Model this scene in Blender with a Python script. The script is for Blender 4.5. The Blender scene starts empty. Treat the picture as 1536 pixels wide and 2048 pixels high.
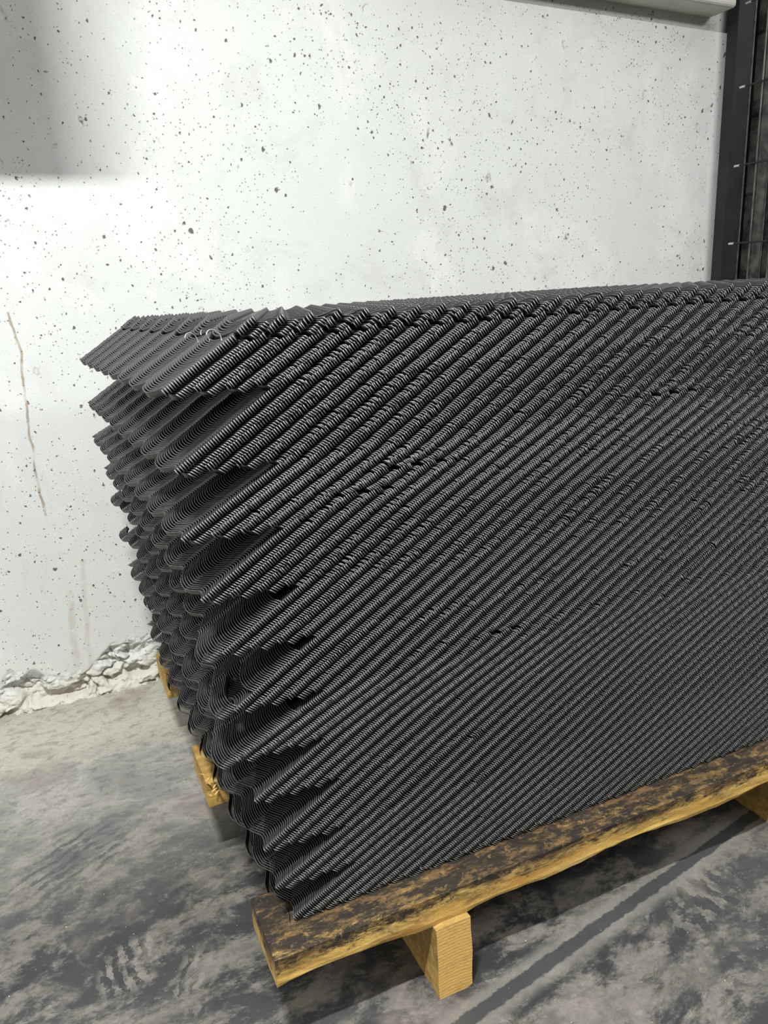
import bpy, math, random
import numpy as np
from mathutils import Matrix, Vector, noise

H = 1.2            # camera height in metres; most measures below are given in units of H
scn = bpy.context.scene
col = scn.collection
random.seed(5)

# ------------------------------------------------------------------ camera
cam_data = bpy.data.cameras.new('camera')
cam = bpy.data.objects.new('camera', cam_data); col.objects.link(cam)
AX = Vector((0.90826259, -0.16355247, 0.38510993))
AY = Vector((-0.41522324, -0.2391241, 0.87772964))
AD = Vector((0.05146579, 0.95711559, 0.28509826))
right = Vector((AX[0], AY[0], -AD[0])); down = Vector((AX[1], AY[1], -AD[1])); fwd = Vector((AX[2], AY[2], -AD[2]))
M = Matrix((right, -down, -fwd)).transposed().to_4x4()
M.translation = Vector((0, 0, H))
cam.matrix_world = M
cam_data.sensor_fit = 'HORIZONTAL'; cam_data.sensor_width = 36.0
cam_data.lens = 36.0 * 1540.0 / 1536.0
cam_data.clip_start = 0.05; cam_data.clip_end = 60
scn.camera = cam

# ------------------------------------------------------------------ light
world = bpy.data.worlds.new('world'); scn.world = world; world.use_nodes = True
wb = world.node_tree.nodes['Background']
wb.inputs[1].default_value = 1.0
wt = world.node_tree                     # ambient light of the hall: brighter from the ceiling than from the floor level
wtc = wt.nodes.new('ShaderNodeTexCoord'); wsp = wt.nodes.new('ShaderNodeSeparateXYZ'); wmr = wt.nodes.new('ShaderNodeMapRange')
wmx = wt.nodes.new('ShaderNodeMix'); wmx.data_type = 'RGBA'; wmr.interpolation_type = 'SMOOTHSTEP'
wt.links.new(wtc.outputs['Generated'], wsp.inputs[0]); wt.links.new(wsp.outputs[2], wmr.inputs[0])
wmr.inputs[1].default_value = 0.02; wmr.inputs[2].default_value = 0.8
wmx.inputs[6].default_value = (0.045, 0.045, 0.044, 1); wmx.inputs[7].default_value = (0.95, 0.97, 0.96, 1)
wt.links.new(wmr.outputs[0], wmx.inputs[0]); wt.links.new(wmx.outputs[2], wb.inputs[0])

def lamp(name, loc, size_x, size_y, power, target=None, color=(1, 1, 1)):
    d = bpy.data.lights.new(name, 'AREA'); d.shape = 'RECTANGLE'
    d.size = size_x; d.size_y = size_y; d.energy = power; d.color = color
    o = bpy.data.objects.new(name, d); col.objects.link(o); o.location = loc
    if target is not None:
        o.rotation_euler = (Vector(target) - Vector(loc)).to_track_quat('-Z', 'Y').to_euler()
    return o
lamp('ceiling_or_fill_lamp', (-0.25 * H, 0.06 * H, 2.5 * H), 0.32, 0.05, 130, (-0.25 * H, 0.7 * H, 0), (0.98, 1.0, 0.97))
lamp('ceiling_or_fill_lamp', (2.6 * H, -0.9 * H, 2.5 * H), 1.5, 0.12, 55, (1.2 * H, 1.2 * H, 0.6 * H), (0.98, 1.0, 0.97))  # added fill light from the right front, no lamp is seen there

scn.view_settings.view_transform = 'Standard'
scn.view_settings.look = 'None'
scn.view_settings.gamma = 1.0
scn.view_settings.use_curve_mapping = False
scn.view_settings.exposure = 0.0

# ------------------------------------------------------------------ helpers
def link(name, verts, faces, mat, parent=None, smooth=False):
    me = bpy.data.meshes.new(name)
    me.from_pydata([tuple(v) for v in verts], [], [tuple(f) for f in faces])
    me.materials.append(mat); me.update()
    if smooth:
        me.polygons.foreach_set('use_smooth', [True] * len(me.polygons))
    o = bpy.data.objects.new(name, me); col.objects.link(o)
    if parent: o.parent = parent
    return o
def tag(o, label=None, cat=None, group=None, kind=None):
    if label: o['label'] = label
    if cat: o['category'] = cat
    if group: o['group'] = group
    if kind: o['kind'] = kind
    return o
def empty(name, loc, rz=0.0):
    o = bpy.data.objects.new(name, None); col.objects.link(o)
    o.location = loc; o.rotation_euler = (0, 0, rz); o.empty_display_size = 0.05
    return o

class NT:
    """small node-tree builder"""
    def __init__(self, name):
        self.m = bpy.data.materials.new(name); self.m.use_nodes = True
        self.t = self.m.node_tree; self.b = self.t.nodes['Principled BSDF']
    def n(self, kind, **kw):
        nd = self.t.nodes.new(kind)
        for k, v in kw.items(): setattr(nd, k, v)
        return nd
    def l(self, a, b): self.t.links.new(a, b)
    def put(self, sock, v):
        if isinstance(v, bpy.types.NodeSocket): self.l(v, sock)
        else: sock.default_value = v
    def math(self, op, a, b=0.0, c=None, clamp=False):
        nd = self.n('ShaderNodeMath', operation=op); nd.use_clamp = clamp
        self.put(nd.inputs[0], a); self.put(nd.inputs[1], b)
        if c is not None: self.put(nd.inputs[2], c)
        return nd.outputs[0]
    def vm(self, op, a, b=(0, 0, 0)):
        nd = self.n('ShaderNodeVectorMath', operation=op)
        self.put(nd.inputs[0], a); self.put(nd.inputs[1], b)
        return nd.outputs['Vector'] if op not in ('LENGTH', 'DISTANCE', 'DOT_PRODUCT') else nd.outputs['Value']
    def mapr(self, v, a, b, c=0.0, d=1.0, smooth=True):
        nd = self.n('ShaderNodeMapRange'); nd.interpolation_type = 'SMOOTHSTEP' if smooth else 'LINEAR'
        self.put(nd.inputs[0], v)
        for i, x in enumerate((a, b, c, d)): self.put(nd.inputs[i + 1], x)
        return nd.outputs[0]
    def mix(self, f, a, b, mode='MIX'):
        nd = self.n('ShaderNodeMix', data_type='RGBA', blend_type=mode)
        self.put(nd.inputs[0], f); self.put(nd.inputs[6], a); self.put(nd.inputs[7], b)
        return nd.outputs[2]
    def noise(self, vec, scale, detail=4, rough=0.55, dist=0.0):
        nd = self.n('ShaderNodeTexNoise'); self.put(nd.inputs['Vector'], vec)
        self.put(nd.inputs['Scale'], scale); nd.inputs['Detail'].default_value = detail
        nd.inputs['Roughness'].default_value = rough; nd.inputs['Distortion'].default_value = dist
        return nd.outputs[0]
    def voro(self, vec, scale, feature='F1', rnd=1.0):
        nd = self.n('ShaderNodeTexVoronoi', feature=feature); self.put(nd.inputs['Vector'], vec)
        self.put(nd.inputs['Scale'], scale); nd.inputs['Randomness'].default_value = rnd
        return nd
    def mapping(self, vec, loc=(0, 0, 0), rot=(0, 0, 0), sc=(1, 1, 1)):
        nd = self.n('ShaderNodeMapping'); self.put(nd.inputs[0], vec)
        nd.inputs[1].default_value = loc; nd.inputs[2].default_value = rot; nd.inputs[3].default_value = sc
        return nd.outputs[0]
    def bump(self, h, strength=0.5, dist=0.01, normal=None):
        nd = self.n('ShaderNodeBump'); nd.inputs['Strength'].default_value = strength
        nd.inputs['Distance'].default_value = dist; self.put(nd.inputs['Height'], h)
        if normal is not None: self.l(normal, nd.inputs['Normal'])
        return nd.outputs[0]
def srgb(r, g, b):
    f = lambda c: ((c / 255 + 0.055) / 1.055) ** 2.4 if c > 10 else c / 255 / 12.92
    return (f(r), f(g), f(b), 1)

# ------------------------------------------------------------------ materials
def mat_wall():
    T = NT('concrete_wall')
    geo = T.n('ShaderNodeNewGeometry'); pos = T.vm('SCALE', geo.outputs['Position']); pos.node.inputs[3].default_value = 1 / H
    sep = T.n('ShaderNodeSeparateXYZ'); T.l(pos, sep.inputs[0]); x, z = sep.outputs[0], sep.outputs[2]
    flat = T.n('ShaderNodeCombineXYZ'); T.l(x, flat.inputs[0]); T.l(z, flat.inputs[1]); p = flat.outputs[0]
    base = T.mix(T.noise(p, 2.2, 5, 0.6), srgb(216, 217, 215), srgb(233, 235, 233))
    # cloudy lighter trowel smears and fine sandy grain
    base = T.mix(T.mapr(T.noise(T.mapping(p, sc=(2.6, 1.6, 1)), 1.7, 6, 0.68, 0.6), 0.50, 0.66, 0, 0.7), base, srgb(238, 239, 236))
    grain = T.noise(p, 260, 3, 0.7)
    base = T.mix(T.mapr(grain, 0.35, 0.7, 0.16, 0.0), base, srgb(150, 150, 146))
    wash = T.mapr(T.noise(p, 5.5, 5, 0.7, 0.6), 0.50, 0.72, 0, 0.5)
    base = T.mix(wash, base, srgb(198, 199, 195))
    # bug holes of three sizes, round and slightly elongated, their inner shade painted in as dark colour
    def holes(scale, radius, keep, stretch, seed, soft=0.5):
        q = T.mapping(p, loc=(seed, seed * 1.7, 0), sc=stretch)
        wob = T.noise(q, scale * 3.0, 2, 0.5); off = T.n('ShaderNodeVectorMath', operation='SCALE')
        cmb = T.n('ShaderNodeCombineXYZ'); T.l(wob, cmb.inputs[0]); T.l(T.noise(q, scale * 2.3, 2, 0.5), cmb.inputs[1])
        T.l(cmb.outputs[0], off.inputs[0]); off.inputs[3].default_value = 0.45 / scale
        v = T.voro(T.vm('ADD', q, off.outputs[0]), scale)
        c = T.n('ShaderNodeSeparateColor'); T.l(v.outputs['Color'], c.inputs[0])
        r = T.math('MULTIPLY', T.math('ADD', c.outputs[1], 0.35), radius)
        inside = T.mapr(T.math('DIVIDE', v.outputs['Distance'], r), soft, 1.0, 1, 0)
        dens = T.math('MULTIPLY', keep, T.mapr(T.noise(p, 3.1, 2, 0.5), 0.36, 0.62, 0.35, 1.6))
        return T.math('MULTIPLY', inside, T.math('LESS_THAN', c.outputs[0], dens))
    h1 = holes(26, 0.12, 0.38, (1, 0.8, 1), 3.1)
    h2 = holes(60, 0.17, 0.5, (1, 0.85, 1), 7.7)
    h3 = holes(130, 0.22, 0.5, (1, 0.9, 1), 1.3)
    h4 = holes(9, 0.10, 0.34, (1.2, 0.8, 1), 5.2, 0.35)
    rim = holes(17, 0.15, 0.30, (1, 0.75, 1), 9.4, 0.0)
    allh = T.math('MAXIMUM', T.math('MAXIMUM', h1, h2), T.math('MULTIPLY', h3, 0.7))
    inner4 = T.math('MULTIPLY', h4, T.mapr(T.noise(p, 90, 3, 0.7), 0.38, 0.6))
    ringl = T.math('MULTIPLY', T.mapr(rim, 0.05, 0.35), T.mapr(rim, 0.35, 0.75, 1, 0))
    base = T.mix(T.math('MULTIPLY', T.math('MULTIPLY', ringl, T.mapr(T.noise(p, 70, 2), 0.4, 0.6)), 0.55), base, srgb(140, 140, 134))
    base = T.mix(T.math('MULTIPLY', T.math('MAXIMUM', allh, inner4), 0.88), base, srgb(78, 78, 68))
    # rusty run marks
    def streak(pts, width, c, amount):
        nonlocal base
        for (x0, z0), (x1, z1) in zip(pts[:-1], pts[1:]):
            t = T.math('DIVIDE', T.math('SUBTRACT', z, z0), z1 - z0, clamp=True)
            cx = T.math('ADD', T.math('MULTIPLY', t, x1 - x0), x0)
            d = T.math('ABSOLUTE', T.math('SUBTRACT', T.math('SUBTRACT', x, cx), T.math('MULTIPLY', T.math('SUBTRACT', T.noise(p, 14, 3), 0.5), 0.02)))
            zi = T.math('MULTIPLY', T.math('GREATER_THAN', z, z1), T.math('LESS_THAN', z, z0))
            f = T.math('MULTIPLY', T.math('MULTIPLY', T.mapr(d, width * 0.3, width, 1, 0), zi), T.mapr(T.noise(p, 30, 3), 0.3, 0.6, 0.2 * amount, amount))
            base = T.mix(f, base, c)
    streak([(-0.0279, 0.98), (-0.0173, 0.895), (-0.0292, 0.70), (-0.0288, 0.50)], 0.0042, srgb(150, 128, 98), 0.75)
    streak([(0.0372, 0.373), (0.0162, 0.158), (0.012, 0.06)], 0.009, srgb(196, 176, 150), 0.4)
    streak([(-0.005, 0.30), (-0.02, 0.09)], 0.012, srgb(186, 160, 134), 0.35)
    # dusty beige foot of the wall, darker in the crumbled cracks
    foot = T.mapr(T.math('ADD', z, T.math('MULTIPLY', T.noise(p, 9, 4), 0.09)), 0.06, 0.17, 0.8, 0)
    base = T.mix(foot, base, srgb(212, 206, 193))
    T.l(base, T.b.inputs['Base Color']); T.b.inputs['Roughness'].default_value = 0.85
    T.b.inputs['Specular IOR Level'].default_value = 0.25
    hgt = T.math('SUBTRACT', T.math('MULTIPLY', T.noise(p, 180, 4, 0.7), 0.18), T.math('MAXIMUM', allh, T.math('MULTIPLY', T.math('MAXIMUM', h4, rim), 0.7)))
    T.l(T.bump(hgt, 0.7, 0.004), T.b.inputs['Normal'])
    return T.m

def mat_floor():
    T = NT('dusty_concrete_floor')
    geo = T.n('ShaderNodeNewGeometry'); pos = T.vm('SCALE', geo.outputs['Position']); pos.node.inputs[3].default_value = 1 / H
    sep = T.n('ShaderNodeSeparateXYZ'); T.l(pos, sep.inputs[0]); x, y = sep.outputs[0], sep.outputs[1]
    warp = T.n('ShaderNodeTexNoise'); T.l(pos, warp.inputs[0]); warp.inputs['Scale'].default_value = 3.0; warp.inputs['Detail'].default_value = 3
    w = T.vm('SCALE', T.vm('SUBTRACT', warp.outputs['Color'], (0.5, 0.5, 0.5))); w.node.inputs[3].default_value = 0.10
    p = T.vm('ADD', pos, w)
    streaky = T.mapping(p, rot=(0, 0, math.radians(-12)), sc=(2.0, 3.2, 1))
    n1 = T.noise(streaky, 3.0, 10, 0.74, 0.15)
    n2 = T.noise(T.mapping(p, rot=(0, 0, math.radians(35)), sc=(1.5, 2.6, 1)), 5.0, 9, 0.76, 0.2)
    n3 = T.noise(p, 2.0, 5, 0.55)
    fine = T.noise(pos, 130, 4, 0.75)
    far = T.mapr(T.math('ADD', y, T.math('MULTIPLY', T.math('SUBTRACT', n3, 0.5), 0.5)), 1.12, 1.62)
    dust = T.mix(T.mapr(n2, 0.35, 0.65), srgb(92, 89, 86), srgb(128, 122, 115))
    darkc = T.mix(T.mapr(n3, 0.35, 0.65), srgb(52, 53, 55), srgb(76, 77, 78))
    m = T.mapr(T.math('ADD', T.math('MULTIPLY', n1, 0.62), T.math('MULTIPLY', n2, 0.38)), 0.467, 0.545)
    near = T.mix(m, darkc, dust)
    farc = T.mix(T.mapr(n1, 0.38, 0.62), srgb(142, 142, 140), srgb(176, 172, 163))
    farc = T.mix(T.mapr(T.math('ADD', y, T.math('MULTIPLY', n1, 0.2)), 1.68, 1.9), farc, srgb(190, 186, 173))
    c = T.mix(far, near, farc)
    c = T.mix(T.mapr(T.noise(streaky, 14, 7, 0.75), 0.48, 0.64, 0, 0.4), c, srgb(62, 62, 64))
    c = T.mix(T.mapr(T.noise(streaky, 17, 7, 0.75, 0.3), 0.55, 0.66, 0, 0.3), c, srgb(168, 161, 150))
    # taupe muddy patches
    c = T.mix(T.mapr(T.noise(p, 4.1, 5, 0.6), 0.56, 0.66, 0, 0.5), c, srgb(138, 126, 120))
    # wheel and boot marks pressed in the dust
    def patch(cx, cy, rx, ry, ang, freq, dark, amt, distort=5.0):
        nonlocal c
        q = T.mapping(T.vm('SUBTRACT', p, (cx, cy, 0)), rot=(0, 0, math.radians(ang)))
        e = T.vm('LENGTH', T.vm('DIVIDE', q, (rx, ry, 1)))
        wv = T.n('ShaderNodeTexWave', wave_type='BANDS', bands_direction='X'); T.l(q, wv.inputs[0])
        wv.inputs['Scale'].default_value = freq; wv.inputs['Distortion'].default_value = distort
        wv.inputs['Detail'].default_value = 4.0; wv.inputs['Detail Scale'].default_value = 3.0; wv.inputs['Detail Roughness'].default_value = 0.7
        f = T.math('MULTIPLY', T.mapr(e, 0.55, 1.05, 1, 0), T.mapr(wv.outputs[1], 0.45, 0.62))
        f = T.math('MULTIPLY', f, T.mapr(T.noise(pos, 26, 5, 0.7), 0.40, 0.56, 0.1, 1))
        c = T.mix(T.math('MULTIPLY', f, amt), c, dark)
    patch(-0.075, 1.33, 0.10, 0.13, 62, 13, srgb(76, 76, 79), 0.8)
    patch(0.12, 1.21, 0.12, 0.10, 70, 10, srgb(96, 94, 90), 0.6, 4.0)
    patch(-0.01, 1.06, 0.07, 0.05, -8, 14, srgb(146, 139, 131), 0.75)
    patch(0.08, 0.98, 0.05, 0.07, 25, 15, srgb(142, 135, 127), 0.65)
    patch(0.88, 0.75, 0.12, 0.06, -22, 9, srgb(140, 134, 126), 0.7)
    patch(0.80, 0.66, 0.10, 0.05, 10, 10, srgb(70, 72, 74), 0.5)
    # a straight dark wheel track along the pallet front
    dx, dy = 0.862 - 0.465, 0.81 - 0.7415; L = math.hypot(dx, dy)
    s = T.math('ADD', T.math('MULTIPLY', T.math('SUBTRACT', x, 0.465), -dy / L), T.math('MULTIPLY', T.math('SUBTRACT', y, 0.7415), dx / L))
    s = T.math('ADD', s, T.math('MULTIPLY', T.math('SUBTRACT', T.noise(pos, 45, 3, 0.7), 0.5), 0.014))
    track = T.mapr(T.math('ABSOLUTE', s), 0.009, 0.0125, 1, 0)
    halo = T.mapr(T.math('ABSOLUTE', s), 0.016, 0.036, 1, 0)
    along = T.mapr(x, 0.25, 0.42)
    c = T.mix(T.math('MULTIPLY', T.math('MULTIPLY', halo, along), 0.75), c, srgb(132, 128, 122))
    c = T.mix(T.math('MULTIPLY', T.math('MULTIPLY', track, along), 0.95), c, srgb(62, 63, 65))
    c = T.mix(T.mapr(fine, 0.3, 0.75, 0.22, 0.0), c, srgb(48, 48, 50))
    # bright specks of grit
    v = T.voro(pos, 70); sc = T.n('ShaderNodeSeparateColor'); T.l(v.outputs['Color'], sc.inputs[0])
    speck = T.math('MULTIPLY', T.math('LESS_THAN', v.outputs['Distance'], 0.06), T.math('LESS_THAN', sc.outputs[0], 0.03))
    c = T.mix(speck, c, srgb(215, 212, 200))
    T.l(c, T.b.inputs['Base Color'])
    T.l(T.mapr(n1, 0.4, 0.6, 0.42, 0.7), T.b.inputs['Roughness'])
    T.b.inputs['Specular IOR Level'].default_value = 0.4
    hgt = T.math('ADD', T.math('MULTIPLY', n2, 0.6), T.math('MULTIPLY', fine, 0.15))
    T.l(T.bump(hgt, 0.35, 0.006), T.b.inputs['Normal'])
    return T.m

def mat_wood(name, dirt):
    T = NT(name)
    tc = T.n('ShaderNodeTexCoord'); p = tc.outputs['Object']
    sep = T.n('ShaderNodeSeparateXYZ'); T.l(p, sep.inputs[0])
    grainv = T.mapping(p, sc=(3.0, 60, 60))
    g = T.noise(grainv, 1.0, 6, 0.65, 0.4)
    c = T.mix(T.mapr(g, 0.3, 0.7), srgb(188, 144, 66), srgb(220, 184, 108))
    c = T.mix(T.mapr(T.noise(T.mapping(p, sc=(6, 20, 20)), 1.2, 4), 0.5, 0.75, 0, 0.5), c, srgb(178, 122, 52))
    if dirt > 0:
        nrm = T.n('ShaderNodeNewGeometry'); ns = T.n('ShaderNodeSeparateXYZ'); T.l(nrm.outputs['True Normal'], ns.inputs[0])
        zz = T.mapr(sep.outputs[2], 0.012, 0.060, 0.0, 0.27, smooth=False)
        n = T.math('ADD', T.noise(T.mapping(p, sc=(5.0, 14, 14)), 1.8, 10, 0.78, 0.15), T.math('ADD', zz, T.mapr(sep.outputs[1], 0.0, 0.06, -0.02, 0.05)))
        d1 = T.mapr(n, 0.53, 0.76, 0, dirt)
        c = T.mix(d1, c, srgb(92, 70, 43))
        n2 = T.math('ADD', T.math('MULTIPLY', zz, 0.75), T.noise(T.mapping(p, loc=(3, 1, 2), sc=(8, 22, 22)), 2.2, 9, 0.8, 0.2))
        c = T.mix(T.mapr(n2, 0.60, 0.73, 0, dirt), c, srgb(26, 22, 18))
        c = T.mix(T.mapr(T.noise(p, 60, 4, 0.7), 0.56, 0.70, 0, 0.4), c, srgb(176, 142, 84))
    T.l(c, T.b.inputs['Base Color']); T.b.inputs['Roughness'].default_value = 0.72
    T.l(T.bump(T.math('ADD', g, T.noise(p, 70, 5, 0.7)), 0.5, 0.003), T.b.inputs['Normal'])
    return T.m

def mat_endgrain():
    T = NT('sawn_wood')
    tc = T.n('ShaderNodeTexCoord'); p = tc.outputs['Object']
    wv = T.n('ShaderNodeTexWave', wave_type='RINGS', rings_direction='Y'); T.l(T.mapping(p, loc=(-0.03, 0, 0.22)), wv.inputs[0])
    wv.inputs['Scale'].default_value = 48; wv.inputs['Distortion'].default_value = 2.6; wv.inputs['Detail'].default_value = 2
    c = T.mix(T.mapr(wv.outputs[1], 0.35, 0.9), srgb(220, 178, 104), srgb(200, 154, 82))
    c = T.mix(T.mapr(T.noise(p, 40, 4), 0.5, 0.7, 0, 0.3), c, srgb(170, 128, 66))
    T.l(c, T.b.inputs['Base Color']); T.b.inputs['Roughness'].default_value = 0.7
    T.l(T.bump(T.noise(T.mapping(p, sc=(120, 14, 120)), 1.0, 4), 0.5, 0.002), T.b.inputs['Normal'])
    return T.m

def mat_simple(name, c1, c2, rough, scale=30, spec=0.5, metal=0.0):
    T = NT(name); tc = T.n('ShaderNodeTexCoord')
    n = T.noise(tc.outputs['Object'], scale, 4, 0.6)
    T.l(T.mix(T.mapr(n, 0.35, 0.65), c1, c2), T.b.inputs['Base Color'])
    T.b.inputs['Roughness'].default_value = rough; T.b.inputs['Specular IOR Level'].default_value = spec
    T.b.inputs['Metallic'].default_value = metal
    return T.m

WALL = mat_wall(); FLOOR = mat_floor()
WOOD_D = mat_wood('stained_wood', 0.95); WOOD_L = mat_wood('pale_wood', 0.25); ENDG = mat_endgrain()
BLACK = mat_simple('black_coated_metal', (0.007, 0.007, 0.0073, 1), (0.012, 0.012, 0.0124, 1), 0.42, 60, 0.7)
SHEAR = mat_simple('sheared_metal_edge', (0.045, 0.045, 0.0445, 1), (0.08, 0.08, 0.079, 1), 0.32, 200, 0.6)
CUT = mat_simple('cut_strand_end', (0.15, 0.15, 0.149, 1), (0.27, 0.27, 0.266, 1), 0.4, 200, 0.6)
RACK = mat_simple('dark_steel', (0.005, 0.005, 0.005, 1), (0.013, 0.013, 0.012, 1), 0.5, 9)
RACK_G = mat_simple('scuffed_steel', (0.02, 0.02, 0.019, 1), (0.09, 0.087, 0.08, 1), 0.55, 14)
EDGE = mat_simple('highlight_edge_and_wire', (0.08, 0.078, 0.07, 1), (0.16, 0.155, 0.14, 1), 0.4, 25, 0.6, 0.4)
BRIGHT = mat_simple('cut_steel', (0.5, 0.5, 0.48, 1), (0.7, 0.7, 0.68, 1), 0.35, 25, 0.6, 0.7)
PAINT = mat_simple('painted_ledge', srgb(196, 192, 182), srgb(212, 209, 200), 0.6, 6)
GRIT = mat_simple('grit', srgb(150, 145, 132), srgb(205, 200, 186), 0.8, 20)

# ------------------------------------------------------------------ setting
def wall():
    xs = list(np.linspace(-2.4, -0.365, 34)) + list(np.arange(-0.36, 0.30, 0.0028)) + list(np.linspace(0.301, 0.445, 14)) + list(np.linspace(0.46, 3.6, 53))
    zs = list(np.arange(0.0, 0.27, 0.0026)) + list(np.linspace(0.275, 0.48, 11)) + list(np.linspace(0.5, 3.0, 32))
    V = []
    for zz in zs:
        for xx in xs:
            d = 0.0
            if zz < 0.4 and -0.5 < xx < 0.6:
                # ragged upper limit of the broken foot; it climbs to the right
                lim = 0.088 + 0.44 * max(0.0, xx) + 0.055 * noise.noise((xx * 9, 3.3, 0)) + 0.02 * noise.noise((xx * 37, 8, 0))
                env = min(1, max(0, (lim - zz) / 0.02)) * min(1, (0.6 - xx) * 8) * min(1, (xx + 0.5) * 8)
                if env > 0:
                    q = Vector((xx * 17, zz * 28, 1.0)); q2 = q + 0.5 * Vector((noise.noise(q * 1.3), noise.noise(q * 1.7 + Vector((5, 0, 0))), 0))
                    v = noise.voronoi(q2)[0]
                    crack = min(1, (v[1] - v[0]) * 3.2)
                    lump = (1 - v[0]) * 0.006 + 0.007 * noise.fractal(Vector((xx * 50, zz * 70, 2)), 0.55, 2.3, 6)
                    hole = min(0.03, max(0.0, noise.noise((xx * 12, zz * 22, 7)) - 0.12) * 0.16)
                    pres = max(0.0, min(1.0, 0.45 + 2.4 * noise.noise((xx * 8, zz * 12, 4))))
                    ck = max(0.0, 1 - (v[1] - v[0]) * 5.5) * pres
                    low = 0.10 - 0.05 * (xx + 0.2)
                    d = env * (lump * 0.8 - ck * 0.026 - hole * (1.0 if zz < 0.07 else max(0.0, 1 - (zz - 0.07) / 0.05)) - 0.002)
                    d += env * 0.010 * max(0, 1 - zz / 0.04)
            V.append((xx * H, (1.98 - d) * H, zz * H))
    nx = len(xs); F = []
    for j in range(len(zs) - 1):
        for i in range(nx - 1):
            a = j * nx + i; F.append((a, a + 1, a + nx + 1, a + nx))
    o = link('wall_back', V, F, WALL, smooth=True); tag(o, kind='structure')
    return o
wall()

def box_vf(x0, x1, y0, y1, z0, z1):
    V = [(x, y, z) for z in (z0, z1) for y in (y0, y1) for x in (x0, x1)]
    F = [(0, 2, 3, 1), (4, 5, 7, 6), (0, 1, 5, 4), (2, 6, 7, 3), (0, 4, 6, 2), (1, 3, 7, 5)]
    return V, F
fl = link('floor', [(-4 * H, -2.5 * H, 0), (5 * H, -2.5 * H, 0), (5 * H, 2.0 * H, 0), (-4 * H, 2.0 * H, 0)], [(0, 1, 2, 3)], FLOOR)
tag(fl, kind='structure')
V, F = box_vf(-4.4 * H, 0, 0, 0.11 * H, 0, 0.5 * H)
led = link('trim_1', V, F, PAINT); led.location = (2.03 * H, 1.885 * H, 1.711 * H); led.rotation_euler = (0, math.radians(1.7), 0); tag(led, kind='structure')
bv = led.modifiers.new('bevel', 'BEVEL'); bv.width = 0.012; bv.segments = 3
# unseen box added left of the frame to shade the wall's upper left
V, F = box_vf(-2.4 * H, 0.01 * H, 1.08 * H, 1.2 * H, 1.838 * H, 2.05 * H)
blocker = link('shade_box', V, F, PAINT); tag(blocker, kind='structure')

# ------------------------------------------------------------------ pallet
def rough_beam(name, x0, x1, y0, y1, z0, z1, mat, parent, seed, amp=0.004, wane=0.0, endmat=None, step=0.02, sub='x'):
    """sawn timber with uneven arrises; long axis sub; local coordinates"""
    Lx, Ly, Lz = (x1 - x0), (y1 - y0), (z1 - z0)
    long = Lx if sub == 'x' else Ly
    n = max(2, int(long / step))
    prof = []
    r = 0.04
    wy = Ly if sub == 'x' else Lx
    m = 6
    for a in range(m): prof.append((r * 0.5 + (1 - r) * a / m, 0.0))
    for a in range(m): prof.append((1.0, r * 0.5 + (1 - r) * a / m))
    for a in range(m): prof.append((1 - r * 0.5 - (1 - r) * a / m, 1.0))
    for a in range(m): prof.append((0.0, 1 - r * 0.5 - (1 - r) * a / m))
    V = []; P = len(prof)
    for i in range(n + 1):
        t = i / n
        for (u, w) in prof:
            a = t * long; b = u * wy; c = w * Lz
            nb = noise.noise((a * 9 + seed, b * 22, c * 22)) + 0.5 * noise.noise((a * 31 + seed, b * 60, c * 60))
            # push outward/inward along the section radius
            du_, dw_ = (u - 0.5), (w - 0.5)
            b += amp * nb * (1 if du_ > 0 else -1) * (abs(du_) > 0.45)
            c += amp * nb * (1 if dw_ > 0 else -1) * (abs(dw_) > 0.45)
            if wane and w < 0.25 and u < 0.3:          # waney lower front arris
                k = max(0.0, noise.noise((a * 5 + seed, 2, 0)) + 0.25) * wane
                c += k * (0.3 - u) / 0.3 * (0.25 - w) / 0.25; 
            V.append((x0 + a, y0 + b, z0 + c) if sub == 'x' else (x0 + b, y0 + a, z0 + c))
    F = []
    for i in range(n):
        for j in range(P):
            a = i * P + j; b = i * P + (j + 1) % P
            F.append((a, b, b + P, a + P) if sub != 'x' else (a, a + P, b + P, b))
    F.append(tuple(range(P)) if sub != 'x' else tuple(reversed(range(P))))
    F[-1] = tuple(range(P)); F.append(tuple(reversed(range(n * P, n * P + P))))
    o = link(name, V, F, mat, parent, smooth=False)
    if endmat:
        o.data.materials.append(endmat)
        o.data.polygons[-1].material_index = 1; o.data.polygons[-2].material_index = 1
    import bmesh
    bm = bmesh.new(); bm.from_mesh(o.data); bmesh.ops.recalc_face_normals(bm, faces=bm.faces); bm.to_mesh(o.data); bm.free()
    return o

PX0, PX1 = 0.158, 1.392
pal = empty('wooden_pallet', (PX0 * H, 0.78 * H, 0))
tag(pal, 'rough yellow wooden pallet with dark-stained boards under the stack of black mesh sheets', 'pallet')
LX = (PX1 - PX0) * H
for (ya, yb, seed, m, nm) in ((0.784, 0.902, 1, WOOD_D, 'front deck beam smeared with dark oil stains'),
                              (1.196, 1.325, 7, WOOD_L, None), (1.622, 1.765, 13, WOOD_L, None)):
    o = rough_beam('deck_board', 0, LX, 0, (yb - ya) * H, 0, 0.051 * H, m, pal, seed, 0.003, 0.02 if seed == 1 else 0.006)
    o.location = (0, (ya - 0.78) * H, 0.127 * H)
    if nm: o['label'] = nm
for xa in (0.387, 0.75, 1.107):
    if xa == 0.75: continue
    o = rough_beam('bearer', 0, 0.056 * H, 0, 1.0 * H, 0, 0.1265 * H, WOOD_L, pal, xa * 31, 0.0022, 0, ENDG, sub='y')
    o.location = ((xa - PX0) * H, (0.777 - 0.78) * H, 0)

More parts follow.
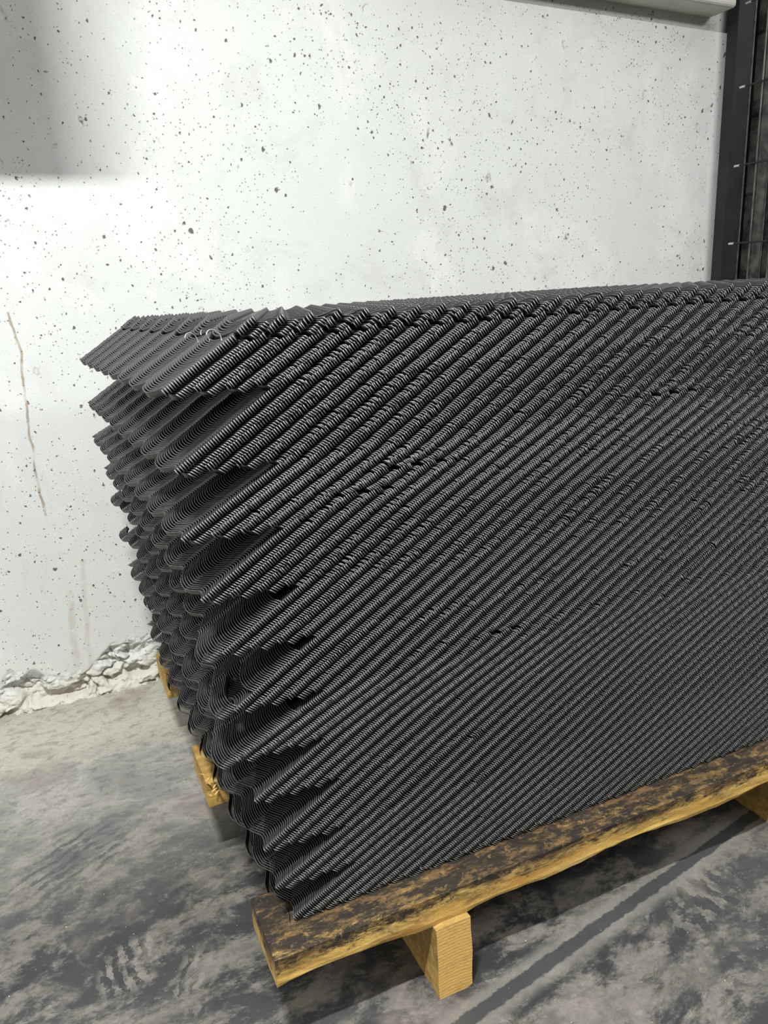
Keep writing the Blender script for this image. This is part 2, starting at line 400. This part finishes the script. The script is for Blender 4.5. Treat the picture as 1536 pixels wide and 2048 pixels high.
rs = random.Random(3)
for (sx, sy) in ((.1500, 1.197), (.1526, 1.183), (.1545, 1.170), (.1500, 1.160), (.1475, 1.150), (.1530, 1.150), (.1490, 1.215)):
    a = rs.choice((0.7, 2.3)) + rs.uniform(-.2, .2); L = rs.uniform(0.010, 0.018); V, F = [], []
    for t, w in ((0, .0012), (.5, .0014), (1, .0002)):
        for k in (-1, 1):
            V.append((math.cos(a) * L * t - math.sin(a) * w * k, math.sin(a) * L * t + math.cos(a) * w * k, 0.0016 * math.sin(t * 3) * (1 + k * .3)))
            V.append((V[-1][0], V[-1][1], V[-1][2] + 0.0015))
    for q in (0, 4):
        F += [(q, q + 2, q + 6, q + 4), (q + 1, q + 5, q + 7, q + 3), (q, q + 4, q + 5, q + 1), (q + 2, q + 3, q + 7, q + 6)]
    o = link('splinter', V, F, ENDG, pal); o.location = ((sx - PX0 + 0.012) * H, (sy - 0.78 + 0.006) * H, 0.1785 * H)
# ------------------------------------------------------------------ expanded metal sheets
P = 0.0333; S = P / 2; LW = 0.097; WID = 0.825
RW = 0.0085; RT = 0.00105; AMP = 0.0061; ZA = 0.0037; YB = 0.023
NSTR = 70
US = [(-0.16, 0.62), (-0.10, 0.90), (-0.04, 1.0), (0.04, 1.0), (0.10, 0.90), (0.16, 0.62)]
def samples(y0, y1):
    out = []
    k0 = int(math.floor((y0 - YB) / LW)) - 1; k1 = int(math.ceil((y1 - YB) / LW)) + 1
    for k in range(k0, k1 + 1):
        for half, sg in ((0.0, 1), (0.5, -1)):
            for u, v in US:
                yy = YB + (k + half + u) * LW
                out.append((yy, v * sg, (-1 if u > 0 else 1) * sg * (1 - abs(v)) ** 0.5))
    out.sort()
    def interp(y):
        for a, b in zip(out[:-1], out[1:]):
            if a[0] <= y <= b[0]:
                t = (y - a[0]) / (b[0] - a[0]); return (y, a[1] + t * (b[1] - a[1]), a[2] + t * (b[2] - a[2]))
    return [interp(y0)] + [o for o in out if y0 + 1e-4 < o[0] < y1 - 1e-4] + [interp(y1)]
SMP = samples(0.0, WID); WV = np.array(samples(-0.02, WID + 0.03))
TH0 = math.radians(48); TAU = math.radians(9)

def sheet_mesh(name, seed, stub=0, nstr=NSTR, bumps=None, droop=0.0):
    rnd = random.Random(seed)
    sm = np.array(SMP)
    ks = [(k, 0.0, WID) for k in range(nstr)]
    if stub:   # torn ends left of the first strand, at the front and the rear corner
        ks = [(-1, 0.0, YB + 0.5 * LW + 0.003)] + ([(-1, WID - 0.070, WID)] if stub > 1 else []) + ks
    local = []
    for _ in range(8):
        local.append((rnd.uniform(0.02, 1.1), rnd.uniform(-0.01, 0.03), rnd.choice([-1, 1]) * rnd.uniform(0.0009, 0.0018), rnd.uniform(0.006, 0.014)))
    if bumps: local += bumps
    V = []; F = []; base = 0; thin = []; cut = []
    for (k, ya, yb) in ks:
        s = sm if (ya == 0.0 and yb == WID) else np.array(samples(ya, yb)); sz = np.interp(s[:, 0] + 0.010, WV[:, 0], WV[:, 1])
        sg = 1.0 if k % 2 == 0 else -1.0
        y = s[:, 0]; cx = k * S + sg * AMP * s[:, 1]; cz = sg * ZA * sz
        mid = TH0 + TAU * sg * np.sign(s[:, 2]); th = mid + (math.radians(60) - mid) * s[:, 1] ** 2
        zoff = np.zeros_like(y)
        for (bx, by, bz, br) in local:
            zoff += bz * np.exp(-((cx - bx) / br) ** 2 - ((y - by) / 0.06) ** 2)
        zoff += droop * np.exp(-(cx / 0.05) ** 2)
        xo = -0.034 * y
        w = RW / 2; t = RT / 2; c = np.cos(th); sn = np.sin(th)
        quad = []
        for (a, b) in ((-1, -1), (1, -1), (1, 1), (-1, 1)):
            quad.append(np.stack([cx + xo + a * w * c + b * t * sn, y, cz + zoff - a * w * sn + b * t * c], 1))
        q = np.stack(quad, 1)              # n,4,3
        n = len(y); V.append(q.reshape(-1, 3))
        for i in range(n - 1):
            o = base + i * 4
            for j in range(4):
                j2 = (j + 1) % 4
                if j in (1, 3): thin.append(len(F))
                F.append((o + j, o + j2, o + 4 + j2, o + 4 + j))
        cut += [len(F), len(F) + 1]
        F.append((base + 3, base + 2, base + 1, base)); e = base + (n - 1) * 4
        F.append((e, e + 1, e + 2, e + 3)); base += n * 4
    V = np.concatenate(V)
    # origin: upper left corner of the first strand at the front cut
    V += np.array([RW / 2 * math.cos(TH0 + TAU), 0, RW / 2 * math.sin(TH0 + TAU) + 0.0018]) * np.array([1, 0, -1])
    V *= H
    me = bpy.data.meshes.new(name)
    me.vertices.add(len(V)); me.vertices.foreach_set('co', V.astype(np.float32).ravel())
    F = np.array(F, dtype=np.int32)
    me.loops.add(F.size); me.loops.foreach_set('vertex_index', F.ravel())
    me.polygons.add(len(F)); me.polygons.foreach_set('loop_start', np.arange(0, F.size, 4, dtype=np.int32))
    me.polygons.foreach_set('loop_total', np.full(len(F), 4, dtype=np.int32))
    me.materials.append(BLACK); me.materials.append(SHEAR); me.materials.append(CUT)
    mi = np.zeros(len(F), dtype=np.int32); mi[thin] = 1; mi[cut] = 2
    me.polygons.foreach_set('material_index', mi); me.update(calc_edges=True)
    return me
PLAIN = [sheet_mesh('expanded_metal', 100 + i) for i in range(6)]
STUB = [sheet_mesh('expanded_metal_torn', 300 + i, 1 + i) for i in range(2)]

TIPS = [(.1184, .904), (.1208, .818), (.1181, .7414), (.1311, .6658), (.1478, .595), (.1531, .518), (.1483, .4509),
        (.1648, .3852), (.169, .3095), (.179, .2458), (.1985, .1885)]
TILT = [-0.013, -0.012, -0.004, 0.004, 0.004, 0.003, 0.002, 0.001, 0.0, 0.0, 0.0]   # rise of the rear edge
ORD = ['topmost', 'second', 'third', 'fourth', 'fifth', 'sixth', 'seventh', 'eighth', 'ninth', 'tenth', 'lowest']
STUBS = (4, 5, 6)
rest = []; order = []; made = []; count = 0
YF = 0.83
for b, (tx, tz) in enumerate(TIPS):
    if b == 0:
        N = 37; dx = 0.00276; dz = 0.00172; tn = -0.011
    else:
        px_, pz_ = TIPS[b - 1]
        N = int(round((4 * P + px_ - tx) / 0.0028)); dx = (4 * P + px_ - tx) / N; dz = (pz_ - tz) / N; tn = TILT[b - 1]
    jx = 0.0; jz = 0.0
    for j in range(N):
        jx = jx * 0.9 + random.uniform(-1, 1) * 0.00022; jz = jz * 0.8 + random.uniform(-1, 1) * 0.00016
        ex = ez = 0.0
        if b == 0 and j >= 30: ex, ez = 0.0035, 0.0032 + 0.0004 * (j - 30)
        if b == 0 and j >= 34: ex += 0.001; ez += 0.0006
        x = tx + dx * j + jx + ex; z = tz + dz * j + jz + ez
        tilt = TILT[b] + (tn - TILT[b]) * j / N
        loc = (x * H, YF * H + random.uniform(-1, 1) * 0.0006, z * H)
        rot = (math.atan(tilt / WID) + random.uniform(-1, 1) * 0.0004, random.uniform(-1, 1) * 0.0003, random.uniform(-1, 1) * 0.0005)
        me = (STUB[1] if b in (4, 5) and 1 < j < 9 else STUB[0]) if b in STUBS and j < N - 8 else random.choice(PLAIN)
        order.append((z, x, b, j, me))
        if count >= 300:
            rest.append((loc, rot)); continue
        o = bpy.data.objects.new('expanded_metal_sheet', me); col.objects.link(o)
        o.location = loc; o.rotation_euler = rot; count += 1; made.append((z, x, o))
        if b == 0 and j == N - 1:
            lab, grp = 'topmost black expanded metal sheet, open diamond mesh lying on the whole stack', 'topmost sheet'
            tag(o, lab, 'metal sheet')
        elif j == 0:
            if b == 0: lab = 'bottom black mesh sheet of the topmost fanned bundle, corner over the widest dark gap'
            else: lab = 'bottom black mesh sheet of the %s bundle from the top, its corner jutting left' % ORD[b]
            tag(o, lab, 'metal sheet')
        else:
            lab = ('black expanded metal sheet inside the topmost fanned bundle of the stack' if b == 0 else
                   'black expanded metal sheet inside the %s fanned bundle from the stack top' % ORD[b])
            tag(o, lab, 'metal sheet', 'mesh sheets of the %s bundle' % ORD[b])

# places on the front face where two neighbouring sheets have sprung apart
made.sort(key=lambda q: q[0])
for gi_, (gx, gz, amp, rad) in enumerate(((0.405, 0.790, 0.0062, 0.050), (0.335, 0.766, 0.0050, 0.045), (0.82, 0.836, 0.0055, 0.055), (0.53, 0.535, 0.0050, 0.040))):
    k0 = min(range(len(made)), key=lambda q: abs(made[q][0] - gz))
    for q in range(-2, 5):
        zz, xx, ob = made[k0 + q]
        fr = amp * (1 - q / 5.0) * 0.62 if q >= 0 else -amp * 0.38 * (1 + (q + 1) / 2.0)
        ob.data = sheet_mesh('expanded_metal_sprung', 900 + gi_ * 20 + q, 0, bumps=[(gx - xx, 0.0, fr, rad)])

# the sheets beyond the first three hundred: one object, sheet mesh instanced on its points
src = bpy.data.objects.new('expanded_metal_sheets', bpy.data.meshes.new('sheet_points')); col.objects.link(src)
pm = src.data; pm.vertices.add(len(rest))
pm.vertices.foreach_set('co', np.array([r[0] for r in rest], dtype=np.float32).ravel())
at = pm.attributes.new('turn', 'FLOAT_VECTOR', 'POINT'); at.data.foreach_set('vector', np.array([r[1] for r in rest], dtype=np.float32).ravel())
pm.update()
g = bpy.data.node_groups.new('lay_sheets', 'GeometryNodeTree')
g.interface.new_socket('Geometry', in_out='INPUT', socket_type='NodeSocketGeometry')
g.interface.new_socket('Geometry', in_out='OUTPUT', socket_type='NodeSocketGeometry')
gi = g.nodes.new('NodeGroupInput'); go = g.nodes.new('NodeGroupOutput')
m2p = g.nodes.new('GeometryNodeMeshToPoints'); iop = g.nodes.new('GeometryNodeInstanceOnPoints')
oi = g.nodes.new('GeometryNodeObjectInfo'); na = g.nodes.new('GeometryNodeInputNamedAttribute')
na.data_type = 'FLOAT_VECTOR'; na.inputs[0].default_value = 'turn'
e2r = g.nodes.new('FunctionNodeEulerToRotation')
proto = next(o for o in col.objects if o.name.startswith('expanded_metal_sheet') and o is not src and o.data in PLAIN)
oi.inputs[0].default_value = proto; oi.transform_space = 'ORIGINAL'
g.links.new(gi.outputs[0], m2p.inputs[0]); g.links.new(m2p.outputs[0], iop.inputs[0])
g.links.new(oi.outputs['Geometry'], iop.inputs['Instance'])
g.links.new(na.outputs[0], e2r.inputs[0]); g.links.new(e2r.outputs[0], iop.inputs['Rotation'])
g.links.new(iop.outputs[0], go.inputs[0])
md = src.modifiers.new('lay', 'NODES'); md.node_group = g
tag(src, 'lower layers of black expanded metal sheets of the stack resting on the pallet', 'metal sheets', kind='stuff')

# the loose lowest sheet, bent away from the stack at its left edge
lo = bpy.data.objects.new('expanded_metal_sheet', sheet_mesh('bent_expanded_metal', 77, False, bumps=[(0.0, 0.0, -0.004, 0.03)], droop=-0.006))
col.objects.link(lo); lo.location = (0.191 * H, YF * H, 0.1888 * H); lo.rotation_euler = (0, 0, 0.004)
tag(lo, 'lowest black mesh sheet, lying on the pallet boards with its left edge sagging away', 'metal sheet')

# ------------------------------------------------------------------ mesh panel and steel posts at the right
def tube(pts, r, mat, name, parent=None, n=8):
    V = []; F = []
    for i, p in enumerate(pts):
        p = Vector(p); a = Vector(pts[max(0, i - 1)]); b = Vector(pts[min(len(pts) - 1, i + 1)])
        d = (b - a).normalized(); u = d.orthogonal().normalized() if i == 0 else (u - d * u.dot(d)).normalized(); v = d.cross(u)
        for k in range(n):
            an = 2 * math.pi * k / n; V.append(p + (u * math.cos(an) + v * math.sin(an)) * r)
    for i in range(len(pts) - 1):
        for k in range(n):
            a = i * n + k; b = i * n + (k + 1) % n; F.append((a, b, b + n, a + n))
    F.append(tuple(reversed(range(n)))); F.append(tuple(range((len(pts) - 1) * n, len(pts) * n)))
    return link(name, V, F, mat, parent, smooth=False)
mp = empty('wire_mesh_panel', (2.06 * H, 1.88 * H, 0))
tag(mp, 'dark welded wire mesh panel with projecting wire ends before the steel posts', 'mesh panel')
for z in (0.19, 0.41, 0.63, 0.845, 1.061, 1.286, 1.503, 1.7226, 1.94):
    w = tube([(0, 0, z * H), (0, -1.3 * H, z * H)], 0.0035, RACK, 'horizontal_wire', mp)
    tip = tube([(0, 0.001, z * H), (0, -0.022, z * H)], 0.0042, BRIGHT, 'wire_tip', w); tip['label'] = 'bright cut wire end'
for i, yy in enumerate((-0.075, -0.146, -0.25, -0.35, -0.45, -0.6, -0.75, -0.9, -1.05, -1.2)):
    tube([(0.005, yy * H, 0), (0.005, yy * H, 2.1 * H)], 0.0028, EDGE, 'vertical_wire', mp)

def channel(name, x0, x1, y0, y1, z1, mat, edge, label, flange=0.012, lip=True):
    r = empty(name, (x0 * H, y0 * H, 0)); tag(r, label, 'steel post')
    w = (x1 - x0) * H; d = (y1 - y0) * H; zt = z1 * H; t = 0.004
    pts = [(0, 0), (w, 0), (w, d), (w - t, d), (w - t, t), (t, t), (t, d), (0, d)]
    V = [(a, b, z) for z in (0, zt) for a, b in pts]; n = len(pts)
    F = [tuple(reversed(range(n))), tuple(range(n, 2 * n))] + [(i, (i + 1) % n, n + (i + 1) % n, n + i) for i in range(n)]
    link('web', V, F, mat, r)
    V, F = box_vf(w - 0.004, w + 0.002, -0.003, 0.0005, 0, zt)
    e = link('edge_strip', V, F, edge, r); e['label'] = 'painted highlight along the post edge'  # lighter strip stands in for the highlight on the post corner
    V, F = box_vf(-0.02, w + 0.02, -0.0, d, 0, 0.006)
    link('foot_plate', V, F, mat, r)
    return r
channel('steel_post', 2.082, 2.150, 1.925, 1.965, 2.3, RACK, EDGE, 'wide black steel post nearest the bare concrete wall')
channel('steel_post', 2.200, 2.243, 1.915, 1.955, 2.3, RACK_G, EDGE, 'narrow scuffed grey steel post right of the wide black post')
channel('steel_post', 2.272, 2.300, 1.905, 1.945, 2.3, RACK_G, BRIGHT, 'thin steel post with a bright edge at the right frame edge')
V, F = box_vf(2.14 * H, 2.9 * H, 1.962 * H, 1.975 * H, 0.0, 2.3 * H)
bp = link('backing_panel', V, F, RACK); tag(bp, 'black sheet panel behind the steel posts against the wall', 'panel')

# ------------------------------------------------------------------ small loose things
def curl(c, r, a0, a1, tilt, name, label, mat=BRIGHT, rr=0.0006, group=None):
    pts = []
    for i in range(15):
        a = a0 + (a1 - a0) * i / 14
        v = Vector((math.cos(a) * r, math.sin(a) * r * 0.3, math.sin(a) * r + 0.004 * i / 14))
        pts.append(Vector(c) + Matrix.Rotation(tilt, 3, 'Z') @ v)
    o = tube(pts, rr, mat, name, n=6); tag(o, label, 'metal shaving', group); return o

for p_, a_, l_ in (((.176, .935, .945), 0.4, 'leftmost'), ((.184, .895, .949), 0.9, 'middle'), ((.188, .868, .950), 0.2, 'rightmost')):
    curl((p_[0] * H, p_[1] * H, p_[2] * H), 0.0085 * H, -0.3, 2.9, a_, 'metal_curl', l_ + ' of three bright metal curls on the end of the topmost bundle')
# grit crumbs on the floor: counted as loose dust
rg = random.Random(9); V = []; F = []
for _ in range(260):
    if rg.random() < 0.5: x, y = rg.uniform(-0.3, 0.35), rg.uniform(0.7, 1.3)
    else: x, y = rg.uniform(0.3, 1.3), rg.uniform(0.45, 0.78)
    s = rg.uniform(0.0004, 0.0011) * H; b0 = len(V); a = rg.uniform(0, 6)
    for k in range(4): V.append((x * H + s * math.cos(a + k * 1.57) * rg.uniform(.6, 1.3), y * H + s * math.sin(a + k * 1.57), 0.0001))
    V.append((x * H, y * H, s * 1.1))
    F += [(b0, b0 + 1, b0 + 4), (b0 + 1, b0 + 2, b0 + 4), (b0 + 2, b0 + 3, b0 + 4), (b0 + 3, b0, b0 + 4)]
gr = link('grit', V, F, GRIT); tag(gr, 'pale grit and crumbs scattered over the dusty concrete floor', 'grit', kind='stuff')
